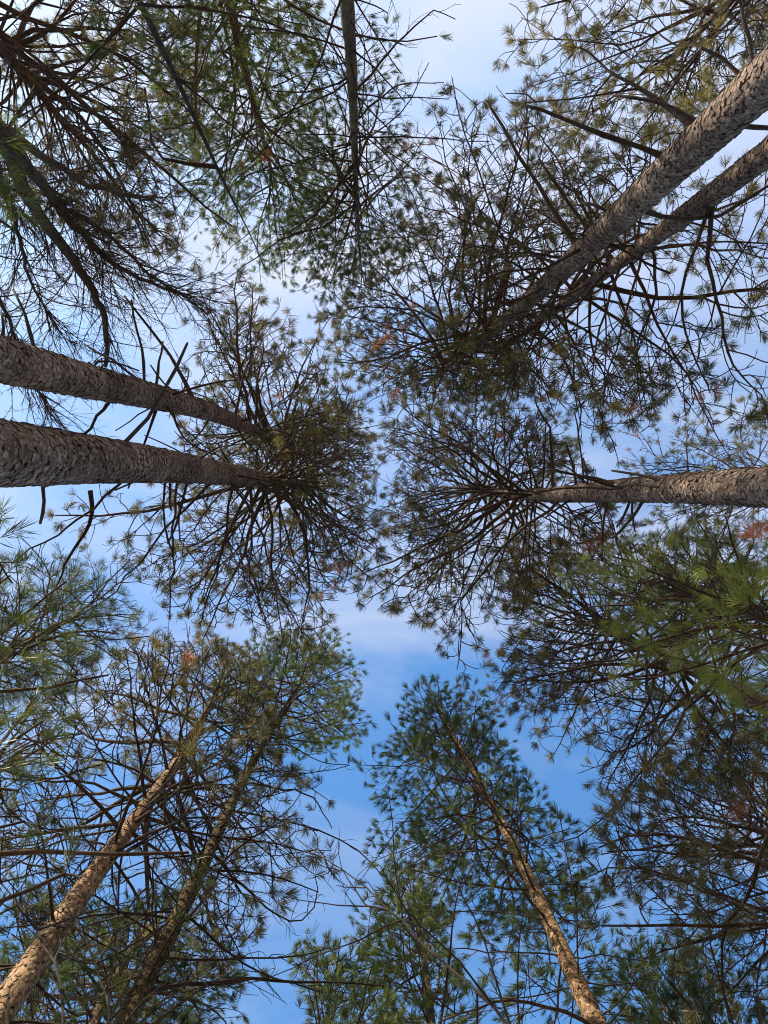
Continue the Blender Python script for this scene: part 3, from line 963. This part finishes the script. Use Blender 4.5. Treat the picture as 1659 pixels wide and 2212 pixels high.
# ---- nearly leafless tree at the upper left, forking into sweeping limbs
t = Tree('bare_tree', 'dark forked tree at the upper left with sweeping limbs of fine bare twigs',
         (-160, 205), 60, 0.24, (240, 730), 13.5,
         [(-100, 300), (300, 300), (450, 640), (400, 760), (0, 760)], 301, None)
t.P = t.P  # straight stem
BT = []
def stem(s, pts, hs, w0, w1):
    P = np.array([ray_at(x, y, h) for (x, y), h in zip(pts, hs)])
    d = np.r_[0, np.cumsum(np.linalg.norm(np.diff(P, axis=0), axis=1))]
    x = np.linspace(0, d[-1], 24)
    R = np.stack([np.interp(x, d, P[:, i]) for i in range(3)], 1)
    for _ in range(3): R[1:-1] = 0.5 * R[1:-1] + 0.25 * (R[2:] + R[:-2])
    R[1:-1] += s.rng.normal(size=(22, 3)) * 0.012
    W = Wood(); W.add(R, np.linspace(w0, w1, 24), 10)
    return R, W, d[-1]
def fan(s, W, R, L, n, spread, lmin, lmax, f0=0.25):
    rng = s.rng
    for j in range(n):
        x = rng.uniform(f0, 0.99) * 23; i = min(int(x), 22)
        p = R[i] + (R[i + 1] - R[i]) * (x - i)
        d = unit(unit(R[i + 1] - R[i]) + rng.normal(size=3) * spread)
        l = rng.uniform(lmin, lmax)
        b = grow(rng, p, d, l, 8, 0.10, -0.01, rng.normal() * 0.05)
        W.add(b, taper(9, 0.010, 0.003), 4)
        for q in range(int(l * 8)):
            y = rng.uniform(0.2, 1) * 7.9; k = int(y)
            e = grow(rng, b[k], unit(b[k + 1] - b[k]) + rng.normal(size=3) * 0.45, rng.uniform(0.12, 0.5), 4, 0.16, 0, rng.normal() * 0.1)
            W.add(e, taper(5, 0.0045, 0.0022), 3)
            if rng.random() < 0.6:
                e2 = grow(rng, e[2], unit(e[3] - e[2]) + rng.normal(size=3) * 0.5, rng.uniform(0.08, 0.22), 3, 0.16, 0)
                W.add(e2, taper(4, 0.003, 0.002), 3)
# main stem from the ground to the fork just outside the left edge
fork = ray_at(-60, 225, 6.6)
g0 = np.array([fork[0] + 0.35, fork[1] + 0.1, -0.1])
t.o.location = g0; t.base = g0
W = Wood(); x = np.linspace(0, 1, 24)[:, None]; R = g0 + (fork - g0) * x
R[1:-1] += t.rng.normal(size=(22, 3)) * 0.012
W.add(R, np.linspace(0.15, 0.105, 24), 16)
W.build('trunk', MAT['wcore'], t.o, g0)
LIMBS = [([(-60, 225), (0, 285), (65, 440), (150, 552), (215, 648), (232, 725), (228, 790)], [6.6, 7.2, 8.2, 9.2, 10.2, 11.0, 11.6], .085, .030, 26),
         ([(-60, 225), (20, 300), (95, 405), (170, 500), (260, 585), (400, 640)], [6.6, 7.2, 8.2, 9.2, 10.2, 11.6], .075, .014, 44),
         ([(-60, 225), (30, 288), (110, 352), (200, 405), (290, 425), (360, 440)], [6.6, 7.0, 7.8, 8.6, 9.4, 10.2], .05, .010, 18),
         ([(-60, 225), (30, 310), (110, 430), (230, 500), (330, 600), (440, 655)], [6.6, 7.4, 8.6, 9.8, 11.0, 12.4], .045, .010, 36),
         ([(-60, 225), (-20, 330), (30, 470), (60, 600), (120, 700)], [6.6, 7.4, 8.6, 9.8, 10.8], .045, .010, 34),
         ([(-60, 225), (-60, 400), (-40, 560), (20, 690), (60, 800), (110, 900)], [6.6, 7.4, 8.4, 9.4, 10.4, 11.2], .04, .010, 34)]
for pts, hs, w0, w1, n in LIMBS:
    R, W, L = stem(t, pts, hs, w0, w1)
    fan(t, W, R, L, int(n * 1.5), 0.38, 0.5, 1.7)
    W.build('limb', MAT['wlimb'], t.o, g0)

# ---- long thin saplings leaning across the lower half
def sapling(label, pts, hs, r0, r1, dens, seed, leaves=0):
    rng = np.random.default_rng(seed)
    P = np.array([ray_at(x, y, h) for (x, y), h in zip(pts, hs)])
    g0 = P[0].copy(); dd = unit(P[0] - P[1]); g0 = P[0] + dd * 0.4; g0[2] = -0.1
    P = np.vstack([g0, P])
    d = np.r_[0, np.cumsum(np.linalg.norm(np.diff(P, axis=0), axis=1))]
    n = 40
    x = np.linspace(0, d[-1], n)
    R = np.stack([np.interp(x, d, P[:, i]) for i in range(3)], 1)
    for _ in range(3): R[1:-1] = 0.5 * R[1:-1] + 0.25 * (R[2:] + R[:-2])
    R[1:-1] += rng.normal(size=(n - 2, 3)) * 0.008
    o = bpy.data.objects.new('sapling', None); COL.objects.link(o); o.location = g0
    o['label'] = label; o['category'] = 'tree'
    W = Wood(); W.add(R, np.linspace(r0, r1, n), 10)
    W.build('trunk', MAT['dead'], o, g0)
    fn = 12
    for j in range(int(d[-1] * dens)):
        i = int(rng.uniform(0.42, 0.98) * (n - 1)); i = min(i, n - 2)
        dv = unit(unit(R[i + 1] - R[i]) + rng.normal(size=3) * 0.7)
        l = rng.uniform(0.3, 1.3)
        b = grow(rng, R[i], dv, l, 7, 0.1, 0.01, rng.normal() * 0.1)
        W = Wood(); W.add(b, taper(8, 0.008, 0.003), 5)
        for q in range(int(l * 5)):
            y = rng.uniform(0.2, 1) * 6.9; k = int(y)
            e = grow(rng, b[k], unit(b[k + 1] - b[k]) + rng.normal(size=3) * 0.6, rng.uniform(0.1, 0.4), 4, 0.16, 0, rng.normal() * 0.2)
            W.add(e, taper(5, 0.004, 0.0022), 3)
        W.build('branch', MAT['dead'], o, g0)
sapling('thin dark stem curving in from the bottom edge to the blue gap, right of centre',
        [(1110, 2212), (1000, 2115), (930, 2055), (829, 1952), (760, 1890), (690, 1850), (640, 1810)], [4.2, 4.8, 5.3, 6.2, 6.9, 7.6, 8.2], .016, .004, 1.6, 401)
sapling('thin dark stem crossing the orange trunk at the lower left',
        [(150, 2260), (130, 2100), (60, 1980), (0, 1900), (-60, 1800)], [4.0, 4.6, 5.2, 5.8, 6.4], .016, .005, 2.0, 402)
sapling('slender sapling stem standing between the orange trunk and the mossy trunk',
        [(260, 2230), (215, 2100), (150, 1950), (110, 1850), (60, 1740)], [5.0, 5.8, 6.8, 7.6, 8.4], .015, .004, 2.2, 403)
